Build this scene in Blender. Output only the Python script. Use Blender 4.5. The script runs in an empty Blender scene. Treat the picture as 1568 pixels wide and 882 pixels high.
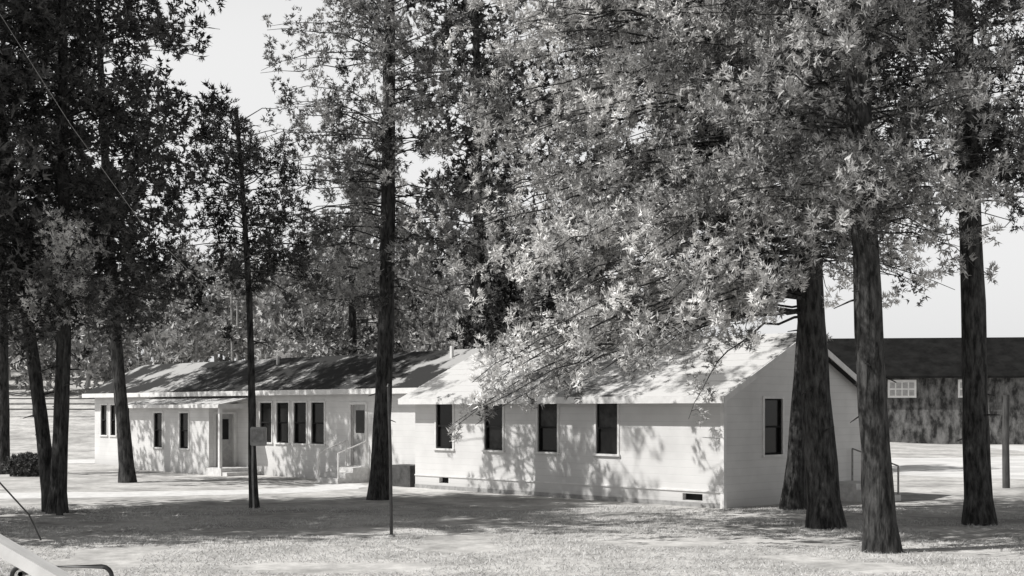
import bpy, math, random
import numpy as np
from mathutils import Vector, noise as mnoise
random.seed(7); RNG=np.random.default_rng(11)
scene=bpy.context.scene
scene.view_settings.view_transform='Standard'
scene.view_settings.look='None'
scene.view_settings.exposure=0

# ---------------------------------------------------------------- materials
def new_mat(name):
    m=bpy.data.materials.new(name); m.use_nodes=True
    nt=m.node_tree; b=nt.nodes['Principled BSDF']
    b.inputs['Roughness'].default_value=0.85
    b.inputs['Specular IOR Level'].default_value=0.2
    return m,nt,b
def g3(v): return (v*1.0,v*0.99,v*0.975,1)
def noisy(name,a,b_,scale=5,detail=6,rough=0.85,bump=0.0,bscale=None,stretch=(1,1,1),lo=0.35,hi=0.65,spec=0.2,bdist=0.02):
    m,nt,b=new_mat(name); b.inputs['Roughness'].default_value=rough
    b.inputs['Specular IOR Level'].default_value=spec
    tc=nt.nodes.new('ShaderNodeTexCoord'); mp=nt.nodes.new('ShaderNodeMapping')
    mp.inputs['Scale'].default_value=stretch
    nt.links.new(tc.outputs['Object'],mp.inputs['Vector'])
    n=nt.nodes.new('ShaderNodeTexNoise'); n.inputs['Scale'].default_value=scale; n.inputs['Detail'].default_value=detail
    n.inputs['Roughness'].default_value=0.65
    nt.links.new(mp.outputs[0],n.inputs['Vector'])
    r=nt.nodes.new('ShaderNodeValToRGB'); r.color_ramp.elements[0].position=lo; r.color_ramp.elements[1].position=hi
    r.color_ramp.elements[0].color=g3(a); r.color_ramp.elements[1].color=g3(b_)
    nt.links.new(n.outputs['Fac'],r.inputs[0]); nt.links.new(r.outputs[0],b.inputs['Base Color'])
    if bump:
        n2=nt.nodes.new('ShaderNodeTexNoise'); n2.inputs['Scale'].default_value=bscale or scale*3; n2.inputs['Detail'].default_value=5
        nt.links.new(mp.outputs[0],n2.inputs['Vector'])
        bp=nt.nodes.new('ShaderNodeBump'); bp.inputs['Strength'].default_value=bump; bp.inputs['Distance'].default_value=bdist
        nt.links.new(n2.outputs['Fac'],bp.inputs['Height']); nt.links.new(bp.outputs[0],b.inputs['Normal'])
    return m
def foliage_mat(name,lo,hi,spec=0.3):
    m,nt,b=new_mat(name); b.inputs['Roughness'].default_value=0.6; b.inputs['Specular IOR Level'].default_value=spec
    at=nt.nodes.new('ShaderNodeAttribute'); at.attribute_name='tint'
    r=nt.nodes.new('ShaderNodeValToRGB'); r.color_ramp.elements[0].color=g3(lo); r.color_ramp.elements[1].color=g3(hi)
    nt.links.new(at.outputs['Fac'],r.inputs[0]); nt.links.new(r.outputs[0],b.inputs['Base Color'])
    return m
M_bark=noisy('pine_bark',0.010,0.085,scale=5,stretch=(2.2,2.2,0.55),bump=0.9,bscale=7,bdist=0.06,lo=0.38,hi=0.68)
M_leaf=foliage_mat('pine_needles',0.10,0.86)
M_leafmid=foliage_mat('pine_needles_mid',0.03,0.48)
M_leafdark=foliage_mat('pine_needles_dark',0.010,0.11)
M_leaffar=foliage_mat('distant_needles',0.16,0.55)  # lightened needle tone stands in for distance haze
M_shrub=foliage_mat('shrub_leaves',0.03,0.10)
M_grassb=foliage_mat('grass_blades',0.38,0.64,0.05)
def wall_material():
    m,nt,b=new_mat('white_painted_siding'); b.inputs['Roughness'].default_value=0.7
    tc=nt.nodes.new('ShaderNodeTexCoord')
    n=nt.nodes.new('ShaderNodeTexNoise'); n.inputs['Scale'].default_value=1.1; n.inputs['Detail'].default_value=7
    nt.links.new(tc.outputs['Object'],n.inputs['Vector'])
    r=nt.nodes.new('ShaderNodeValToRGB'); r.color_ramp.elements[0].position=0.3; r.color_ramp.elements[1].position=0.7
    r.color_ramp.elements[0].color=g3(0.58); r.color_ramp.elements[1].color=g3(0.70)
    nt.links.new(n.outputs['Fac'],r.inputs[0])
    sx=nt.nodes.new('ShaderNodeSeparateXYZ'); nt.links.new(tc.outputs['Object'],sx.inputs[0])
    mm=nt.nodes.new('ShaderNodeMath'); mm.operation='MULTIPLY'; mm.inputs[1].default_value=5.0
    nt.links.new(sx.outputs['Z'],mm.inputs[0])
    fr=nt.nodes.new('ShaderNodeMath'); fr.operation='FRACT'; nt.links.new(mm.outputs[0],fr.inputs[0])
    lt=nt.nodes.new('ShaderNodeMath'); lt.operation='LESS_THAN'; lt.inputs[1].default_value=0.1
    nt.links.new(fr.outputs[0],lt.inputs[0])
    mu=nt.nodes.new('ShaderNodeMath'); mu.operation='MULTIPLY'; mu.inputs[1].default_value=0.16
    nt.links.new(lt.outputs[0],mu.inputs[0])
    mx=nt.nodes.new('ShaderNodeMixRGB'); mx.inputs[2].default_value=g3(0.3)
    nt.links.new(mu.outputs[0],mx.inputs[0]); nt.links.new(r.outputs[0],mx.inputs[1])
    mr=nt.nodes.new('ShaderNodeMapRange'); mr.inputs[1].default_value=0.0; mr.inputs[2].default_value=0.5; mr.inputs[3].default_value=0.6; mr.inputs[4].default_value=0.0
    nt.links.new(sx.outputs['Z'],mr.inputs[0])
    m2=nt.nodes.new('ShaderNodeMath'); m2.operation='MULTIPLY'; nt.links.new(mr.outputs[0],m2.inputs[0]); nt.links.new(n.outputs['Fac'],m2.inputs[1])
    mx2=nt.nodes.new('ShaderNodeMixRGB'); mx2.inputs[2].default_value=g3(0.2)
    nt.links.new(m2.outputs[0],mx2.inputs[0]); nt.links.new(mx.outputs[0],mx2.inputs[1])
    nt.links.new(mx2.outputs[0],b.inputs['Base Color'])
    bp=nt.nodes.new('ShaderNodeBump'); bp.inputs['Distance'].default_value=0.008; bp.inputs['Strength'].default_value=0.4
    nt.links.new(fr.outputs[0],bp.inputs['Height']); nt.links.new(bp.outputs[0],b.inputs['Normal'])
    return m
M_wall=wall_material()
M_trim=noisy('white_trim_paint',0.62,0.76,scale=3,rough=0.6)
M_roof=noisy('rolled_roofing',0.16,0.54,scale=0.7,detail=12,bump=0.3,bscale=30,lo=0.40,hi=0.50)  # dark noise patches: tree shade painted into the colour, plus pine litter
M_roofshade=noisy('shaded_littered_roofing',0.03,0.36,scale=0.55,detail=12,bump=0.3,bscale=30,lo=0.51,hi=0.57)  # darker roofing copy; left-wing tree shade painted in along with litter
M_dark=noisy('dark_opening',0.008,0.02,scale=4)
M_blind=noisy('window_blind',0.04,0.09,scale=4)
M_found=noisy('concrete',0.25,0.38,scale=6,bump=0.3)
M_steps=noisy('painted_concrete_steps',0.5,0.68,scale=6,bump=0.2)
M_metal=noisy('weathered_metal',0.2,0.35,scale=8,rough=0.5)
M_pipe=noisy('dark_pipe',0.015,0.04,scale=8,rough=0.4,spec=0.5)
M_box=noisy('grey_box_paint',0.3,0.42,scale=6,rough=0.5)
M_wood=noisy('dark_wood',0.05,0.12,scale=6,stretch=(1,1,.2))
M_path=noisy('pale_gravel',0.56,0.74,scale=2.5,bump=0.4,bscale=25)
M_lot=noisy('bare_dirt_lot',0.52,0.7,scale=0.5,bump=0.3,bscale=20)
M_barn=noisy('dark_barn_boards',0.025,0.2,scale=1.6,stretch=(1.4,1.4,0.7),detail=9,lo=0.4,hi=0.66)
M_barnroof=noisy('barn_roof',0.008,0.018,scale=1.2,spec=0.05)
m,nt,b=new_mat('window_glass'); b.inputs['Base Color'].default_value=g3(0.012); b.inputs['Roughness'].default_value=0.15; b.inputs['Specular IOR Level'].default_value=0.25
M_glass=m
def ground_material():
    m,nt,b=new_mat('dry_grass_ground')
    b.inputs['Specular IOR Level'].default_value=0.05; b.inputs['Roughness'].default_value=1
    tc=nt.nodes.new('ShaderNodeTexCoord')
    def N(s,d):
        n=nt.nodes.new('ShaderNodeTexNoise'); n.inputs['Scale'].default_value=s; n.inputs['Detail'].default_value=d; n.inputs['Roughness'].default_value=0.7
        nt.links.new(tc.outputs['Object'],n.inputs['Vector']); return n
    n1=N(0.45,8); n2=N(3.0,8)
    r1=nt.nodes.new('ShaderNodeValToRGB'); r1.color_ramp.elements[0].position=0.36; r1.color_ramp.elements[1].position=0.58
    r1.color_ramp.elements[0].color=g3(0.34); r1.color_ramp.elements[1].color=g3(0.64)
    r2=nt.nodes.new('ShaderNodeValToRGB'); r2.color_ramp.elements[0].position=0.3; r2.color_ramp.elements[1].position=0.62
    r2.color_ramp.elements[0].color=g3(0.62); r2.color_ramp.elements[1].color=g3(1.0)
    nt.links.new(n1.outputs['Fac'],r1.inputs[0]); nt.links.new(n2.outputs['Fac'],r2.inputs[0])
    mx=nt.nodes.new('ShaderNodeMixRGB'); mx.blend_type='MULTIPLY'; mx.inputs[0].default_value=1
    nt.links.new(r1.outputs[0],mx.inputs[1]); nt.links.new(r2.outputs[0],mx.inputs[2])
    nt.links.new(mx.outputs[0],b.inputs['Base Color'])
    bp=nt.nodes.new('ShaderNodeBump'); bp.inputs['Distance'].default_value=0.04; bp.inputs['Strength'].default_value=0.5
    n3=N(14,6); nt.links.new(n3.outputs['Fac'],bp.inputs['Height']); nt.links.new(bp.outputs[0],b.inputs['Normal'])
    return m
M_ground=ground_material()

# ---------------------------------------------------------------- helpers
def link(o,parent=None):
    scene.collection.objects.link(o)
    if parent: o.parent=parent
    return o
def empty(name):
    e=bpy.data.objects.new(name,None); return link(e)
def pymesh(name,verts,faces,mat,parent=None,smooth=False):
    me=bpy.data.meshes.new(name); me.from_pydata([tuple(v) for v in verts],[],faces)
    import bmesh
    bm=bmesh.new(); bm.from_mesh(me); bmesh.ops.recalc_face_normals(bm,faces=bm.faces); bm.to_mesh(me); bm.free()
    me.materials.append(mat)
    if smooth: me.polygons.foreach_set('use_smooth',[True]*len(me.polygons))
    return link(bpy.data.objects.new(name,me),parent)
class MB:
    def __init__(s): s.v=[]; s.f=[]
    def poly(s,pts):
        i=len(s.v); s.v+= [tuple(p) for p in pts]; s.f.append(list(range(i,i+len(pts))))
    def hexa(s,p):
        i=len(s.v); s.v+=[tuple(q) for q in p]
        for a in ((0,1,2,3),(4,5,6,7),(0,1,5,4),(1,2,6,5),(2,3,7,6),(3,0,4,7)): s.f.append([i+k for k in a])
    def obj(s,name,mat,parent=None): return pymesh(name,s.v,s.f,mat,parent)
def tube(path,radii,n=8):
    path=np.asarray(path,float); radii=np.asarray(radii,float)
    K=len(path); tang=np.gradient(path,axis=0); tang/=np.linalg.norm(tang,axis=1)[:,None]+1e-9
    ref=np.array([0.0,0,1.0]) if abs(tang[0][2])<0.8 else np.array([1.0,0,0])
    u=np.cross(tang,ref); u/=np.linalg.norm(u,axis=1)[:,None]+1e-9
    w=np.cross(tang,u)
    a=np.linspace(0,2*np.pi,n,endpoint=False)
    V=path[:,None,:]+radii[:,None,None]*(np.cos(a)[None,:,None]*u[:,None,:]+np.sin(a)[None,:,None]*w[:,None,:])
    V=V.reshape(-1,3)
    i=np.arange(K-1)[:,None]*n; j=np.arange(n)[None,:]; j2=(j+1)%n
    Q=np.stack([i+j,i+j2,i+n+j2,i+n+j],-1).reshape(-1,4)
    return V,Q
def build_np(name,quadV,quadF,triV,tint,mats,parent=None):
    nq=len(quadV); V=np.concatenate([quadV,triV]) if len(quadV) else triV
    nt_=len(triV)//3
    me=bpy.data.meshes.new(name)
    me.vertices.add(len(V)); me.vertices.foreach_set('co',V.astype(np.float32).ravel())
    loops=np.concatenate([quadF.ravel().astype(np.int32),np.arange(nt_*3,dtype=np.int32)+nq])
    nqf=len(quadF)
    starts=np.concatenate([np.arange(nqf)*4,nqf*4+np.arange(nt_)*3]).astype(np.int32)
    me.loops.add(len(loops)); me.loops.foreach_set('vertex_index',loops)
    me.polygons.add(len(starts)); me.polygons.foreach_set('loop_start',starts)
    mi=np.concatenate([np.zeros(nqf,np.int32),np.ones(nt_,np.int32)*(1 if len(mats)>1 else 0)])
    for mt in mats: me.materials.append(mt)
    me.polygons.foreach_set('material_index',mi)
    me.polygons.foreach_set('use_smooth',np.concatenate([np.ones(nqf,bool),np.zeros(nt_,bool)]))
    at=me.attributes.new('tint','FLOAT','POINT')
    at.data.foreach_set('value',np.concatenate([np.zeros(nq),tint]).astype(np.float32))
    me.update(calc_edges=True); me.validate()
    return link(bpy.data.objects.new(name,me),parent)
def nrm(a): return a/(np.linalg.norm(a,axis=-1,keepdims=True)+1e-9)
def shingle(C,A,size,K,width,tintv,out=0.7,nz=0.35,up=0.35):
    """needle fans lying roughly tangential on clump surfaces (outward direction A)"""
    n=len(C)
    O=nrm(A[:,None,:]+RNG.normal(0,nz,(n,K,3)))
    Tn=nrm(np.cross(O,RNG.normal(size=(n,K,3))))
    D=nrm(Tn+A[:,None,:]*out+np.array([0,0,up]))
    S=nrm(np.cross(D,O))
    L=size[:,None]*RNG.uniform(0.6,1.2,(n,K))
    w=width*RNG.uniform(0.6,1.4,(n,K))[...,None]
    c=C[:,None,:]+RNG.normal(0,.02,(n,K,3))
    T=np.stack([c+S*w*0.5,c-S*w*0.5,c+D*L[...,None]],axis=2).reshape(-1,3)
    t=np.clip(tintv[:,None]+RNG.normal(0,0.10,(n,K)),0,1)
    return T,np.repeat(t.ravel(),3)
def pine(name,base,height,r0,top_off,z0,radius,nl,mat=None,puff=0.19,nt_=13,K=7,blade=0.12,bw=0.032,mask=0.0,droop=0.25,rise=0.12,
         dens=0.30,z1=None,bias=None,seed=0,taper=0.75,stubs=0,tstart=0.22,lat=0.42,vert=0.26,low=0.0,lowstart=None):
    rs=np.random.default_rng(seed+100); mat=mat or M_leaf
    bx,by,bz=base
    K_=26; zs=np.linspace(0,1,K_)
    def trunk_at(f):
        return np.array([bx+top_off[0]*f+0.10*math.sin(3.1*f+seed)*min(1,f*4),by+top_off[1]*f+0.10*math.sin(4.3*f+seed*2)*min(1,f*4),bz-0.15+height*f])
    path=[trunk_at(f) for f in zs]
    rad=[r0*((1-taper*f)) *(1+0.38*math.exp(-f*height/0.35)) for f in zs]
    qV=[];qF=[];off=0
    V,Q=tube(path,rad,14)
    V=V+rs.normal(0,r0*0.035,V.shape)
    qV.append(V);qF.append(Q+off);off+=len(V)
    C=[];A=[];TV=[]
    z1=z1 or height*0.98+bz
    for i in range(nl):
        f=((i+rs.uniform(0,1))/nl)**(1+low)
        z=z0+(z1-z0)*f
        az=rs.uniform(0,2*math.pi) if bias is None or rs.uniform()>bias[1] else rs.normal(bias[0],0.75)
        L=radius(f,az)*rs.uniform(0.6,1.08)
        if L<0.3: continue
        ts=tstart
        if lowstart and f<.3: ts=lowstart
        p0=trunk_at((z-bz)/height)
        d=np.array([math.cos(az),math.sin(az),0.0]); side=np.array([-d[1],d[0],0])
        ns=max(5,int(L/0.45)); s=np.linspace(0,1,ns)
        up=rise+0.35*f+rs.normal(0,.06); dr=droop*(1-0.5*f)*rs.uniform(.8,1.2)
        curve=rs.normal(0,0.14)
        P=p0[None,:]+d[None,:]*(s*L)[:,None]+side[None,:]*(curve*L*s**2)[:,None]
        P[:,2]+=L*(up*s-(dr+up*0.3)*s**2)+np.concatenate([[0],rs.normal(0,0.05,ns-1)])
        r=np.linspace(max(0.014,0.004*L+0.01),0.006,ns)
        V,Q=tube(P,r,5); qV.append(V);qF.append(Q+off);off+=len(V)
        npf=int(L*(1-ts)/dens)+1
        for k in range(npf):
            sk=ts+(1-ts)*(k+rs.uniform(0,1))/npf
            fi=sk*(ns-1); a=int(min(ns-2,fi)); pt=P[a]+(P[a+1]-P[a])*(fi-a)
            w=lat*(0.5+0.22*L*(1.1-sk))
            c=pt+side*rs.normal(0,w)+d*rs.normal(0,.15)+np.array([0,0,rs.normal(0.05,vert)])
            nv=mnoise.noise(Vector((c[0]*0.6+seed,c[1]*0.6,c[2]*0.8)))
            if nv<mask-0.33: continue
            if rs.uniform()<0.3:
                V,Q=tube([pt,(pt+c)/2+rs.normal(0,0.04,3),c],[0.010,0.008,0.005],3); qV.append(V);qF.append(Q+off);off+=len(V)
            g=nrm(rs.normal(0,1,(nt_,3)))
            rad_=puff*rs.uniform(0.7,1.3)
            C.append(c+g*np.array([.85,.85,1.2])*rad_*rs.uniform(0.6,1,(nt_,1)))
            nv2=mnoise.noise(Vector((c[0]*0.9,c[1]*0.9+seed,c[2]*0.9)))
            A.append(g); TV.append(np.clip(rs.normal(0.42+.75*nv2+.22*(sk-.4),0.24)+rs.normal(0,.08,nt_),0,1))  # inner tufts tinted darker: older needles plus painted crown shade
    for i in range(stubs):
        z=rs.uniform(2.0,z0-bz); az=rs.uniform(0,6.28); p=trunk_at(z/height); L=rs.uniform(0.2,0.9)
        d=np.array([math.cos(az),math.sin(az),rs.uniform(-.3,.3)])
        V,Q=tube([p,p+d*L*0.5,p+d*L+np.array([0,0,-.06])],[0.025,0.018,0.008],4); qV.append(V);qF.append(Q+off);off+=len(V)
    C=np.concatenate(C);A=np.concatenate(A);TV=np.concatenate(TV)
    T,tn=shingle(C,A,np.full(len(C),blade),K,bw,TV)
    return build_np(name,np.concatenate(qV),np.concatenate(qF),T,tn,[M_bark,mat])

# ---------------------------------------------------------------- terrain
def sst(a,b,x):
    t=np.clip((x-a)/(b-a),0,1); return t*t*(3-2*t)
def hgt(x,y):
    x=np.asarray(x,float); y=np.asarray(y,float)
    return sst(66,170,y)*8.5*(1-sst(8,32,x))+sst(170,500,y)*3*(1-sst(8,32,x))
xs=np.concatenate([np.linspace(-900,-70,18),np.linspace(-65,65,66),np.linspace(70,900,18)])
ys=np.concatenate([np.linspace(-60,60,16),np.linspace(64,200,46),np.linspace(215,1800,26)])
XX,YY=np.meshgrid(xs,ys); ZZ=hgt(XX,YY)
nx=len(xs);ny=len(ys)
V=np.stack([XX,YY,ZZ],-1).reshape(-1,3)
F=[(j*nx+i,j*nx+i+1,(j+1)*nx+i+1,(j+1)*nx+i) for j in range(ny-1) for i in range(nx-1)]
gr=pymesh('ground',V,F,M_ground,smooth=True)

def strip(name,pts,widths,mat,z=0.004):
    pts=np.array(pts,float); n=len(pts)
    D=[];W=[]
    for i in range(n-1):
        for k in range(10):
            f=k/10; D.append(pts[i]*(1-f)+pts[i+1]*f); W.append(widths[i]*(1-f)+widths[i+1]*f)
    D.append(pts[-1]);W.append(widths[-1]); D=np.array(D); W=np.array(W)
    for _ in range(4): D[1:-1]=(D[:-2]+D[1:-1]*2+D[2:])/4
    t=np.gradient(D,axis=0); t/=np.linalg.norm(t,axis=1)[:,None]
    nr=np.stack([-t[:,1],t[:,0]],1)
    L=D+nr*(W*0.5+RNG.normal(0,.07,len(W)))[:,None]; R=D-nr*(W*0.5+RNG.normal(0,.07,len(W)))[:,None]
    v=[(a[0],a[1],z) for a in L]+[(a[0],a[1],z) for a in R]; m_=len(L)
    pymesh(name,v,[(i,i+1,m_+i+1,m_+i) for i in range(m_-1)],mat)
strip('gravel_path',[(-34,35.5),(-20,37.3),(-12,38.8),(-7.2,40.3),(-5.6,42.3),(-5.9,44.4)],[3.2,3.0,2.6,2.2,1.8,1.6],M_path)
strip('dirt_road',[(-70,56),(-40,60),(-24,62.5),(-14,65)],[6,6,5,4],M_path,z=0.004)
lot=[];
for k in range(48):
    a=k/48*2*math.pi; lot.append((34+24*math.cos(a)*(1+0.04*math.sin(5*a)),66+25*math.sin(a)*(1+0.05*math.sin(7*a+1)),0.004))
pymesh('bare_dirt_lot',lot,[list(range(48))],M_lot)

# ---------------------------------------------------------------- long white house
A_=math.radians(46.5); dx,dy=-math.cos(A_),math.sin(A_); vx,vy=math.sin(A_),math.cos(A_)
OX,OY=5.4,33.3
def P(t,v,z): return (OX+dx*t+vx*v,OY+dy*t+vy*v,z)
house=empty('long_white_bungalow')
WALL=MB();TRIM=MB();ROOF=MB();ROOF2=MB();GLASS=MB();DARK=MB();FND=MB();STEP=MB();BLIND=MB();DOOR=MB()
def bx(mb,t0,t1,v0,v1,z0,z1):
    mb.hexa([P(t0,v0,z0),P(t1,v0,z0),P(t1,v1,z0),P(t0,v1,z0),P(t0,v0,z1),P(t1,v0,z1),P(t1,v1,z1),P(t0,v1,z1)])
def wall(axis,c,a0,a1,z0,z1,ops,inn):
    Q=(lambda a,d,z:P(a,c+d*inn,z)) if axis=='t' else (lambda a,d,z:P(c+d*inn,a,z))
    def box(mb,a,b,d0,d1,e,f):
        mb.hexa([Q(a,d0,e),Q(b,d0,e),Q(b,d1,e),Q(a,d1,e),Q(a,d0,f),Q(b,d0,f),Q(b,d1,f),Q(a,d1,f)])
    As=sorted({a0,a1,*[o[0] for o in ops],*[o[1] for o in ops]}); Zs=sorted({z0,z1,*[o[2] for o in ops],*[o[3] for o in ops]})
    for i in range(len(As)-1):
        for j in range(len(Zs)-1):
            ca=(As[i]+As[i+1])/2; cz=(Zs[j]+Zs[j+1])/2
            if any(o[0]<ca<o[1] and o[2]<cz<o[3] for o in ops): continue
            WALL.poly([Q(As[i],0,Zs[j]),Q(As[i+1],0,Zs[j]),Q(As[i+1],0,Zs[j+1]),Q(As[i],0,Zs[j+1])])
    for o in ops:
        b0,b1,e0,e1,kind=o; d=0.14
        WALL.poly([Q(b0,0,e0),Q(b0,d,e0),Q(b0,d,e1),Q(b0,0,e1)]); WALL.poly([Q(b1,0,e0),Q(b1,d,e0),Q(b1,d,e1),Q(b1,0,e1)])
        WALL.poly([Q(b0,0,e0),Q(b1,0,e0),Q(b1,d,e0),Q(b0,d,e0)]); WALL.poly([Q(b0,0,e1),Q(b1,0,e1),Q(b1,d,e1),Q(b0,d,e1)])
        if kind=='vent':
            box(DARK,b0,b1,d,d+.02,e0,e1); continue
        if kind=='door':
            box(DOOR,b0,b1,0.08,0.12,e0,e1)
            GLASS.poly([Q(b0+.18,.075,e1-1.0),Q(b1-.18,.075,e1-1.0),Q(b1-.18,.075,e1-.2),Q(b0+.18,.075,e1-.2)])
            t_=.09
        else:
            zm=(e0+e1)/2
            GLASS.poly([Q(b0,.09,e0),Q(b1,.09,e0),Q(b1,.09,zm),Q(b0,.09,zm)])
            (BLIND if kind=='blind' else GLASS).poly([Q(b0,.07,zm),Q(b1,.07,zm),Q(b1,.07,e1),Q(b0,.07,e1)])
            mbx=DARK
            box(mbx,b0,b0+.045,.03,.085,e0,e1); box(mbx,b1-.045,b1,.03,.085,e0,e1)
            box(mbx,b0+.045,b1-.045,.03,.085,zm-.025,zm+.025); box(mbx,b0+.045,b1-.045,.03,.085,e0,e0+.05); box(mbx,b0+.045,b1-.045,.03,.085,e1-.04,e1)
            t_=.07
        box(TRIM,b0-t_,b0,-.025,.02,e0-.0,e1); box(TRIM,b1,b1+t_,-.025,.02,e0,e1)
        box(TRIM,b0-t_,b1+t_,-.028,.02,e1,e1+t_)
        if kind!='door': box(TRIM,b0-t_-.03,b1+t_+.03,-.06,.02,e0-.06,e0)
def win(c,w,z0,z1,k='win'): return (c-w/2,c+w/2,z0,z1,k)
RS=0.47; RZ=3.0; RV=3.3
def rz(v): return RZ+RS*min(v,2*RV-v)
TE=36.8; TN=12.4
wall('t',0,0,TN,0.0,RZ,[win(4.02,.8,1.30,2.72,'blind'),win(6.34,.8,1.30,2.72,'blind'),win(8.65,.8,1.30,2.72),win(10.94,.8,1.30,2.72),
     (0.68,1.34,0.16,0.34,'vent'),(10.75,11.2,0.2,0.38,'vent')],1)
wall('v',0,0,2*RV,0.0,RZ,[win(2.15,.82,1.33,2.82)],1)
WALL.poly([P(0,0,RZ),P(0,2*RV,RZ),P(0,RV,rz(RV))])
wall('v',TN,0,0.8,0,RZ,[],-1)
WALL.poly([P(TN,0,RZ),P(TN,.8,RZ),P(TN,.8,rz(.8))])
mops=[win(c,.8,1.27,2.78,'win') for c in (18.97,20.1,21.25,22.4)]
mops+=[(16.1,16.95,.55,2.7,'door'),win(35.85,.6,1.35,2.72),win(34.95,.5,1.35,2.72),win(33.4,.7,1.35,2.72)]
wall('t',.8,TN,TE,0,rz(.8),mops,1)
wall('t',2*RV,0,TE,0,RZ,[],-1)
wall('v',TE,.8,2*RV,0,RZ,[],-1)
WALL.poly([P(TE,.8,RZ),P(TE,2*RV,RZ),P(TE,RV,rz(RV)),P(TE,.8,rz(.8))])
wall('t',-.5,24.4,30.9,0,2.66,[win(28.4,.68,.98,2.38),win(26.3,.68,.98,2.38)],1)
wall('v',24.4,-.5,.8,0,2.7,[(-.2,.6,.3,2.35,'door')],1)
wall('v',30.9,-.5,.8,0,2.7,[],-1)
def slab(mb,t0,t1,va,za,vb,zb,th):
    mb.hexa([P(t0,va,za),P(t1,va,za),P(t1,vb,zb),P(t0,vb,zb),P(t0,va,za+th),P(t1,va,za+th),P(t1,vb,zb+th),P(t0,vb,zb+th)])
slab(ROOF,-.32,TN+.3,-.42,rz(-.42)+.01,RV,rz(RV)+.01,.072)
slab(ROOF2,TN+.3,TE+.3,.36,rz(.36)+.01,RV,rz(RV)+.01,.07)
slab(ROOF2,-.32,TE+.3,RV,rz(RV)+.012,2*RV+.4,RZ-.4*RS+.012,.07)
slab(ROOF,23.1,31.15,-.85,2.66,.797,2.98,.06)
for k in range(1,9):
    v=-.42+k*.41
    slab(ROOF,-.32,TN+.3,v,rz(v)+.083,v+.03,rz(v+.03)+.083,.014)
bx(TRIM,-.34,TN+.32,-.455,-.423,rz(-.42)-.11,rz(-.42)+.078)
bx(TRIM,TN+.32,TE+.32,.325,.357,rz(.36)-.11,rz(.36)+.075)
bx(TRIM,23.08,31.17,-.885,-.853,2.58,2.72)
bx(TRIM,23.068,23.098,-.853,.79,2.56,2.74)
slab(TRIM,-.355,-.323,-.42,rz(-.42)-.10,RV,rz(RV)-.10,.17)
slab(TRIM,-.355,-.323,RV,rz(RV)-.10,2*RV+.4,RZ-.4*RS-.10,.17)
t=.3
while t<TE:
    if t<TN: slab(TRIM,t,t+.05,-.40,rz(-.40)-.11,0,rz(0)-.11,.11)
    else: slab(TRIM,t,t+.05,.38,rz(.38)-.11,.8,rz(.8)-.11,.11)
    t+=.8
bx(TRIM,-.022,.0,-.022,.09,0,RZ-.2); bx(TRIM,0,.09,-.022,-.0,0,RZ-.2)
bx(TRIM,.0,TN,-.03,-.0,.40,.44)
bx(FND,.01,TN,-.018,-.001,0,.12)
bx(TRIM,23.25,23.37,-.72,-.60,.2,2.60)
bx(STEP,23.1,24.38,-.75,.79,0,.28); bx(STEP,22.75,23.09,-.7,.79,0,.14)
bx(STEP,15.9,17.15,.1,.795,0,.52); bx(STEP,15.9,17.15,-.22,.098,0,.35); bx(STEP,15.9,17.15,-.54,-.222,0,.175)
for (tt) in (15.95,17.1):
    bx(TRIM,tt-.02,tt+.02,-.5,-.46,.17,1.0); bx(TRIM,tt-.02,tt+.02,.66,.70,.52,1.4)
    TRIM.hexa([P(tt-.02,-.5,1.0),P(tt+.02,-.5,1.0),P(tt+.02,.7,1.4),P(tt-.02,.7,1.4),P(tt-.02,-.5,1.04),P(tt+.02,-.5,1.04),P(tt+.02,.7,1.44),P(tt-.02,.7,1.44)])
bx(STEP,-1.0,-.003,4.6,5.9,0,.5); bx(STEP,-1.3,-1.003,4.6,5.9,0,.33); bx(STEP,-1.6,-1.303,4.6,5.9,0,.17)
wallrail=MB()
def rail(a,b,w=.035):
    wallrail.hexa([(a[0]-w/2,a[1]-w/2,a[2]),(a[0]+w/2,a[1]-w/2,a[2]),(b[0]+w/2,b[1]-w/2,b[2]),(b[0]-w/2,b[1]-w/2,b[2]),
                   (a[0]-w/2,a[1]+w/2,a[2]+w),(a[0]+w/2,a[1]+w/2,a[2]+w),(b[0]+w/2,b[1]+w/2,b[2]+w),(b[0]-w/2,b[1]+w/2,b[2]+w)])
def post(t,v,z0,z1,w=.04): bx(wallrail,t-w/2,t+w/2,v-w/2,v+w/2,z0,z1)
post(-1.55,5.85,.1,.95);post(-.1,5.85,.5,1.4); rail(P(-1.55,5.85,.95),P(-.1,5.85,1.4))
for (t,v,h) in ((13.6,2.6,.5),(24.5,2.7,.4)):
    bx(TRIM,t,t+.1,v,v+.1,rz(v),rz(v)+h)
bx(BLIND,12.6,13.7,-.05,.7,0,.7)
WALL.obj('walls',M_wall,house);TRIM.obj('trim',M_trim,house);ROOF.obj('roof',M_roof,house);ROOF2.obj('shaded_roof',M_roofshade,house);GLASS.obj('window_glass',M_glass,house)
DARK.obj('window_sashes',M_dark,house);FND.obj('foundation',M_found,house);STEP.obj('steps',M_steps,house);BLIND.obj('window_blinds',M_blind,house)
DOOR.obj('doors',M_box,house);wallrail.obj('hand_rail',M_metal,house)

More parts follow.
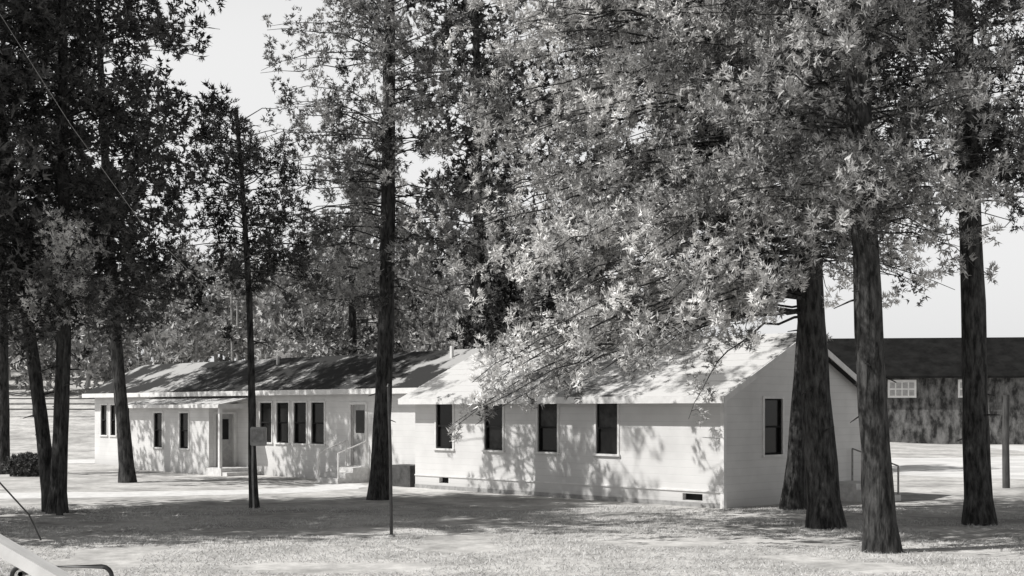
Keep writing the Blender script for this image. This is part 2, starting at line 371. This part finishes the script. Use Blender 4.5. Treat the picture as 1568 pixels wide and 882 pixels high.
# ---------------------------------------------------------------- long barn behind on the right
barn=empty('long_dark_barn')
ba=math.atan2(-.13,1); bdx,bdy=math.cos(ba),math.sin(ba)
def B(a,d,z): return (22.5+bdx*a-bdy*d,95+bdy*a+bdx*d,z)
def bb(mb,a0,a1,d0,d1,z0,z1):
    mb.hexa([B(a0,d0,z0),B(a1,d0,z0),B(a1,d1,z0),B(a0,d1,z0),B(a0,d0,z1),B(a1,d0,z1),B(a1,d1,z1),B(a0,d1,z1)])
w=MB();r_=MB();tr=MB();gl=MB()
bb(w,0,44,0,9,0,5.1)
w.poly([B(0,0,5.1),B(0,9,5.1),B(0,4.5,7.6)]); w.poly([B(44,0,5.1),B(44,9,5.1),B(44,4.5,7.6)])
def bs(mb,a0,a1,d0,z0,d1,z1,th):
    mb.hexa([B(a0,d0,z0),B(a1,d0,z0),B(a1,d1,z1),B(a0,d1,z1),B(a0,d0,z0+th),B(a1,d0,z0+th),B(a1,d1,z1+th),B(a0,d1,z1+th)])
bs(r_,-.7,44.7,-.8,4.75,4.5,7.75,.15); bs(r_,-.7,44.7,4.5,7.751,9.8,4.75,.15)
for c in (5.7,10.6,16.2,22,28):
    bb(tr,c-1.0,c+1.0,-.08,-.003,3.35,4.65)
    for k in range(4):
        for j in range(2):
            gl.poly([B(c-.86+k*.45,-.09,3.5+j*.53),B(c-.86+k*.45+.36,-.09,3.5+j*.53),B(c-.86+k*.45+.36,-.09,3.5+j*.53+.42),B(c-.86+k*.45,-.09,3.5+j*.53+.42)])
w.obj('walls',M_barn,barn);r_.obj('roof',M_barnroof,barn);tr.obj('window_frames',M_trim,barn);gl.obj('window_panes',M_box,barn)

# ---------------------------------------------------------------- small objects
def npobj(name,V,Q,mat,parent=None):
    return pymesh(name,V,[list(map(int,q)) for q in Q],mat,parent,smooth=True)
mp_=empty('metal_pole')
V,Q=tube([(-2.40,26,-.1),(-2.42,26,1.6),(-2.46,26,3.0)],[.035,.033,.03],10); npobj('shaft',V,Q,M_pipe,mp_)
V,Q=tube([(-2.46,26,2.99),(-2.46,26,3.05)],[.045,.02],10); npobj('cap',V,Q,M_pipe,mp_)
V,Q=tube([(-2.40,26,-.05),(-2.40,26,.05)],[.09,.07],10); npobj('footing',V,Q,M_found,mp_)
eb=empty('electrical_meter_box')
def boxw(name,c,s,mat,parent,bev=.02):
    import bmesh
    me=bpy.data.meshes.new(name); bm=bmesh.new(); bmesh.ops.create_cube(bm,size=1)
    for v in bm.verts: v.co=Vector((v.co.x*s[0]+c[0],v.co.y*s[1]+c[1],v.co.z*s[2]+c[2]))
    bmesh.ops.bevel(bm,geom=bm.edges[:],offset=bev,segments=2,affect='EDGES'); bm.to_mesh(me); bm.free(); me.materials.append(mat)
    return link(bpy.data.objects.new(name,me),parent)
boxw('cabinet',(-6.45,33.22,1.85),(.40,.16,.48),M_box,eb)
boxw('lid',(-6.45,33.13,1.87),(.32,.03,.34),M_metal,eb,.01)
V,Q=tube([(-6.6,33.2,1.62),(-6.6,33.2,.9),(-6.58,33.25,0)],[.025]*3,8); npobj('conduit',V,Q,M_metal,eb)
ss=empty('seesaw')
def plank(mb,a,b,wd,th):
    a=np.array(a);b=np.array(b);d=b-a;d/=np.linalg.norm(d);s=np.array([-.25,1,0]);s/=np.linalg.norm(s);n=np.cross(d,s)
    mb.hexa([a-s*wd/2,b-s*wd/2,b+s*wd/2,a+s*wd/2,a-s*wd/2+n*th,b-s*wd/2+n*th,b+s*wd/2+n*th,a+s*wd/2+n*th])
pl=MB(); plank(pl,(-7.6,15.0,2.05),(-3.9,14.6,.05),.62,-.14); pl.obj('plank',M_trim,ss)
def upipe(name,x0,x1,y,z):
    pts=[(x0,y,-.05),(x0,y,z-.15)]
    for k in range(5):
        a=math.pi/2*k/4; pts.append((x0+.12-.12*math.cos(a),y,z-.12+.12*math.sin(a)))
    for k in range(5):
        a=math.pi/2*k/4; pts.append((x1-.12+.12*math.sin(a),y,z-.12+.12*math.cos(a)))
    pts+=[(x1,y,z-.15),(x1,y,-.05)]
    V,Q=tube(pts,[.028]*len(pts),8); npobj(name,V,Q,M_pipe,ss)
upipe('pipe_frame',-5.9,-4.72,15.4,.69)
V,Q=tube([(-5.5,14.6,.70),(-5.5,15.4,.69)],[.03,.03],8); npobj('pivot_bar',V,Q,M_pipe,ss)
V,Q=tube([(-8.9,20,2.3),(-8.1,20.2,1.6),(-7.55,20.4,.9),(-7.36,20.4,.5)],[.014]*4,6); npobj('guy_wire',V,Q,M_pipe)
V,Q=tube([(-10.9,27,11.2),(-9.4,27.8,8.6),(-8.1,28.6,6.6),(-6.9,30,5.2)],[.007]*4,6); npobj('overhead_wire',V,Q,M_metal)
V,Q=tube([(15.9,42,-.1),(15.88,42,1.5),(15.9,42,3.0)],[.12,.11,.1],9); npobj('wooden_post',V,Q,M_wood)
fe=empty('field_fence')
fm=MB()
for k in range(26):
    x=-60+k*2.4; y=98; z=float(hgt(x,y)); fm.hexa([(x,y,z),(x+.16,y,z),(x+.16,y+.16,z),(x,y+.16,z),(x,y,z+1.6),(x+.16,y,z+1.6),(x+.16,y+.16,z+1.6),(x,y+.16,z+1.6)])
fm.obj('posts',M_wood,fe)
for j,hh in enumerate((.6,1.0,1.4)):
    V,Q=tube([(-60,98,float(hgt(-60,98))+hh),(0,98,float(hgt(0,98))+hh)],[.05,.05],5); npobj('wire_%d'%j,V,Q,M_wood,fe)

# ---------------------------------------------------------------- trees
def rr(r,top=0.45):
    return lambda f,az: r*(1-(1-top)*f**1.6)*(0.75+0.25*min(1,f*5))
D=M_leafdark
big=dict(nt_=9,K=7)
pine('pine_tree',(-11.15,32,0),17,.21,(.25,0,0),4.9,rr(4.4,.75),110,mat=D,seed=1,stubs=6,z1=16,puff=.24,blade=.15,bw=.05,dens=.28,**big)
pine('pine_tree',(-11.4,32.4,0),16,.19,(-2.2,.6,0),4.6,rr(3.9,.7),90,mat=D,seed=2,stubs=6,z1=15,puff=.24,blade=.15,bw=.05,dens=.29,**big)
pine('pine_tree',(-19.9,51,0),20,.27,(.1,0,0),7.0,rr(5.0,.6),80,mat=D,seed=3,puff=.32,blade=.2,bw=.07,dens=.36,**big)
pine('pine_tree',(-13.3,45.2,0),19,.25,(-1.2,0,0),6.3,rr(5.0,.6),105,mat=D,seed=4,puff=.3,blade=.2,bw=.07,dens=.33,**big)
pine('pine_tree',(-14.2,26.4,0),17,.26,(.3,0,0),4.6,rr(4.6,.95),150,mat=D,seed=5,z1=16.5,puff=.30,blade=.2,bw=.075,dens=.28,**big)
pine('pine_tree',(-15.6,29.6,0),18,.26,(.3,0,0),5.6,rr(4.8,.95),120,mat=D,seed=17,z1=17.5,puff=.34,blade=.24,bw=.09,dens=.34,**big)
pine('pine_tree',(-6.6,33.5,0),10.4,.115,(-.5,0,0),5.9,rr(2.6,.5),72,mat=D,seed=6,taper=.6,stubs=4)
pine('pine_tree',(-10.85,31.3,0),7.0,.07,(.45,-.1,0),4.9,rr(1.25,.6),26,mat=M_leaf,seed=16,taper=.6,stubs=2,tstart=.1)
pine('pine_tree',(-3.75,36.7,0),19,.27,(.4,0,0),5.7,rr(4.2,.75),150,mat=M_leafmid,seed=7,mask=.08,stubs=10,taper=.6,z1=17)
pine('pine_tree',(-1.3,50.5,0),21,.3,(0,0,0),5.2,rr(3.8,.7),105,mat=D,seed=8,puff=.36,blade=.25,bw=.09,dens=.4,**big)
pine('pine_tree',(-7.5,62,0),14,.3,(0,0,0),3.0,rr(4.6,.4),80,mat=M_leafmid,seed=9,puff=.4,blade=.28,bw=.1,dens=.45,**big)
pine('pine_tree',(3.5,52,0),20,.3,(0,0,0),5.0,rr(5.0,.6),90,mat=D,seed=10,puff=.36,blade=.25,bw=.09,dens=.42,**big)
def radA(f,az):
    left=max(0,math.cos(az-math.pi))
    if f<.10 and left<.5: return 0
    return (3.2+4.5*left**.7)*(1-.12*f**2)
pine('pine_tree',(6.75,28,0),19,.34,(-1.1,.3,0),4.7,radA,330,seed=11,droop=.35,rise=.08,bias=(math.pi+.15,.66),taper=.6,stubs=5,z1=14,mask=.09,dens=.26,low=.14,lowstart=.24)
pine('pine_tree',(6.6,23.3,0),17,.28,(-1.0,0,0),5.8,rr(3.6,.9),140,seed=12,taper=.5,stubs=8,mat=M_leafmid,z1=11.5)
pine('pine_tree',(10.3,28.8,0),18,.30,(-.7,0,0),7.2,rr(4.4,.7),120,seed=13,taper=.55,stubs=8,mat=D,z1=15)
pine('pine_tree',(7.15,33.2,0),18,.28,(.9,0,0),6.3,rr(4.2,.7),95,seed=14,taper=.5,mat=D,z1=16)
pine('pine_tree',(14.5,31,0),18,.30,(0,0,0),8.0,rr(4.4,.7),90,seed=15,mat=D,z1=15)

def shrub(name,c,r,n,mat):
    p=nrm(RNG.normal(size=(n,3))); o=p.copy(); p*=RNG.uniform(.6,1,(n,1))*np.array(r); p+=np.array(c); k=p[:,2]>0.02; p=p[k]; o=o[k]
    T,tn=shingle(p,o,np.full(len(p),.14),10,.05,RNG.uniform(0,1,len(p)))
    V,Q=tube([(c[0],c[1],-.05),(c[0]+.05,c[1],c[2])],[.04,.02],6)
    build_np(name,V,Q,T,tn,[M_bark,mat])
shrub('shrub',(-18.4,49.6,.35),(.9,.8,.5),700,M_shrub)

# distant tree mass
QV=[];QF=[];off=0;C=[];TV=[];OA=[]
for i in range(220):
    x=RNG.uniform(-66,12); y=RNG.uniform(112,190); z=float(hgt(x,y)); h=RNG.uniform(8,16)*(1.0 if y>130 else .6)
    V,Q=tube([(x,y,z-.2),(x+RNG.normal(0,.3),y,z+h*.5),(x+RNG.normal(0,.5),y,z+h)],[.2,.14,.04],5); QV.append(V);QF.append(Q+off);off+=len(V)
    for c in range(14):
        f=RNG.uniform(.15,1); a=RNG.uniform(0,6.28); rad=math.sin(min(3.1,f*3))**.6*h*.2*RNG.uniform(.3,1)
        cc=np.array([x+rad*math.cos(a),y+rad*math.sin(a),z+h*f]); n=16; o=nrm(RNG.normal(size=(n,3)))
        C.append(cc+o*RNG.uniform(.5,1.2)); OA.append(o); TV.append(np.full(n,RNG.uniform(0,1)))
C=np.concatenate(C); TV=np.concatenate(TV); OA=np.concatenate(OA)
T,tn=shingle(C,OA,np.full(len(C),.6),6,.28,TV)
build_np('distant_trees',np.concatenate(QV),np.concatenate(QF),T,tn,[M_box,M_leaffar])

# lawn grass
n=120000
gx=RNG.uniform(-14,14,n); gy=18+RNG.uniform(0,1,n)**1.3*16
nn=np.array([mnoise.noise(Vector((a*.5,b_*.5,0))) for a,b_ in zip(gx,gy)])
k=nn>-0.2; gx=gx[k];gy=gy[k];nn=nn[k]
C=np.stack([gx,gy,np.zeros(len(gx))],1); m_=len(C)
h=RNG.uniform(.015,.05,m_)*(1+nn); lean=RNG.normal(0,.05,(m_,2)); s=RNG.normal(size=(m_,2)); s/=np.linalg.norm(s,axis=1)[:,None]; s*=.008
T=np.stack([C+np.c_[s,np.zeros(m_)],C-np.c_[s,np.zeros(m_)],C+np.c_[lean,h]],1).reshape(-1,3)
build_np('lawn_grass',np.zeros((0,3)),np.zeros((0,4),int),T,np.repeat(RNG.uniform(0,1,m_),3),[M_grassb])

# ---------------------------------------------------------------- light
el=math.radians(50); hx,hy=-.95,-.30
sv=Vector((hx*math.cos(el),hy*math.cos(el),math.sin(el))).normalized()
sd=bpy.data.lights.new('sun','SUN'); sd.energy=5.0; sd.angle=math.radians(.5); sd.color=(1,.985,.96)
so=link(bpy.data.objects.new('sun',sd)); so.rotation_euler=sv.to_track_quat('Z','Y').to_euler(); so.location=(-30,-5,40)
w_=bpy.data.worlds.new('World'); scene.world=w_; w_.use_nodes=True; nt=w_.node_tree
bg=nt.nodes['Background']; sk=nt.nodes.new('ShaderNodeTexSky'); sk.sky_type='NISHITA'; sk.sun_disc=False
sk.sun_elevation=el; sk.sun_rotation=math.atan2(hx,hy); sk.air_density=1.0; sk.dust_density=3.0
# blue-sensitive black-and-white film: the sky's blue channel gives its grey tone; an added white band brightens the low sky only, keeping ground shade dark
sp=nt.nodes.new('ShaderNodeSeparateColor'); cb=nt.nodes.new('ShaderNodeCombineColor')
nt.links.new(sk.outputs[0],sp.inputs[0])
tc=nt.nodes.new('ShaderNodeTexCoord'); sx=nt.nodes.new('ShaderNodeSeparateXYZ'); nt.links.new(tc.outputs['Generated'],sx.inputs[0])
def mth(op,a,b):
    m=nt.nodes.new('ShaderNodeMath'); m.operation=op
    for i,v in enumerate((a,b)):
        if isinstance(v,(int,float)): m.inputs[i].default_value=v
        else: nt.links.new(v,m.inputs[i])
    return m.outputs[0]
mr=nt.nodes.new('ShaderNodeMapRange'); mr.interpolation_type='SMOOTHSTEP'
mr.inputs[1].default_value=.26; mr.inputs[2].default_value=.56; mr.inputs[3].default_value=7.0; mr.inputs[4].default_value=0.0
nt.links.new(sx.outputs['Z'],mr.inputs[0])
tot=mth('ADD',mth('MULTIPLY',sp.outputs[2],0.40),mr.outputs[0])
for i in range(3): nt.links.new(tot,cb.inputs[i])
nt.links.new(cb.outputs[0],bg.inputs['Color']); bg.inputs['Strength'].default_value=0.10
# ---------------------------------------------------------------- camera
cd=bpy.data.cameras.new('camera'); cd.lens=45.9; cd.sensor_width=36; cd.shift_y=.118; cd.clip_end=4000
co=link(bpy.data.objects.new('camera',cd)); co.location=(0,0,2.55); co.rotation_euler=(math.radians(90),0,0)
scene.camera=co
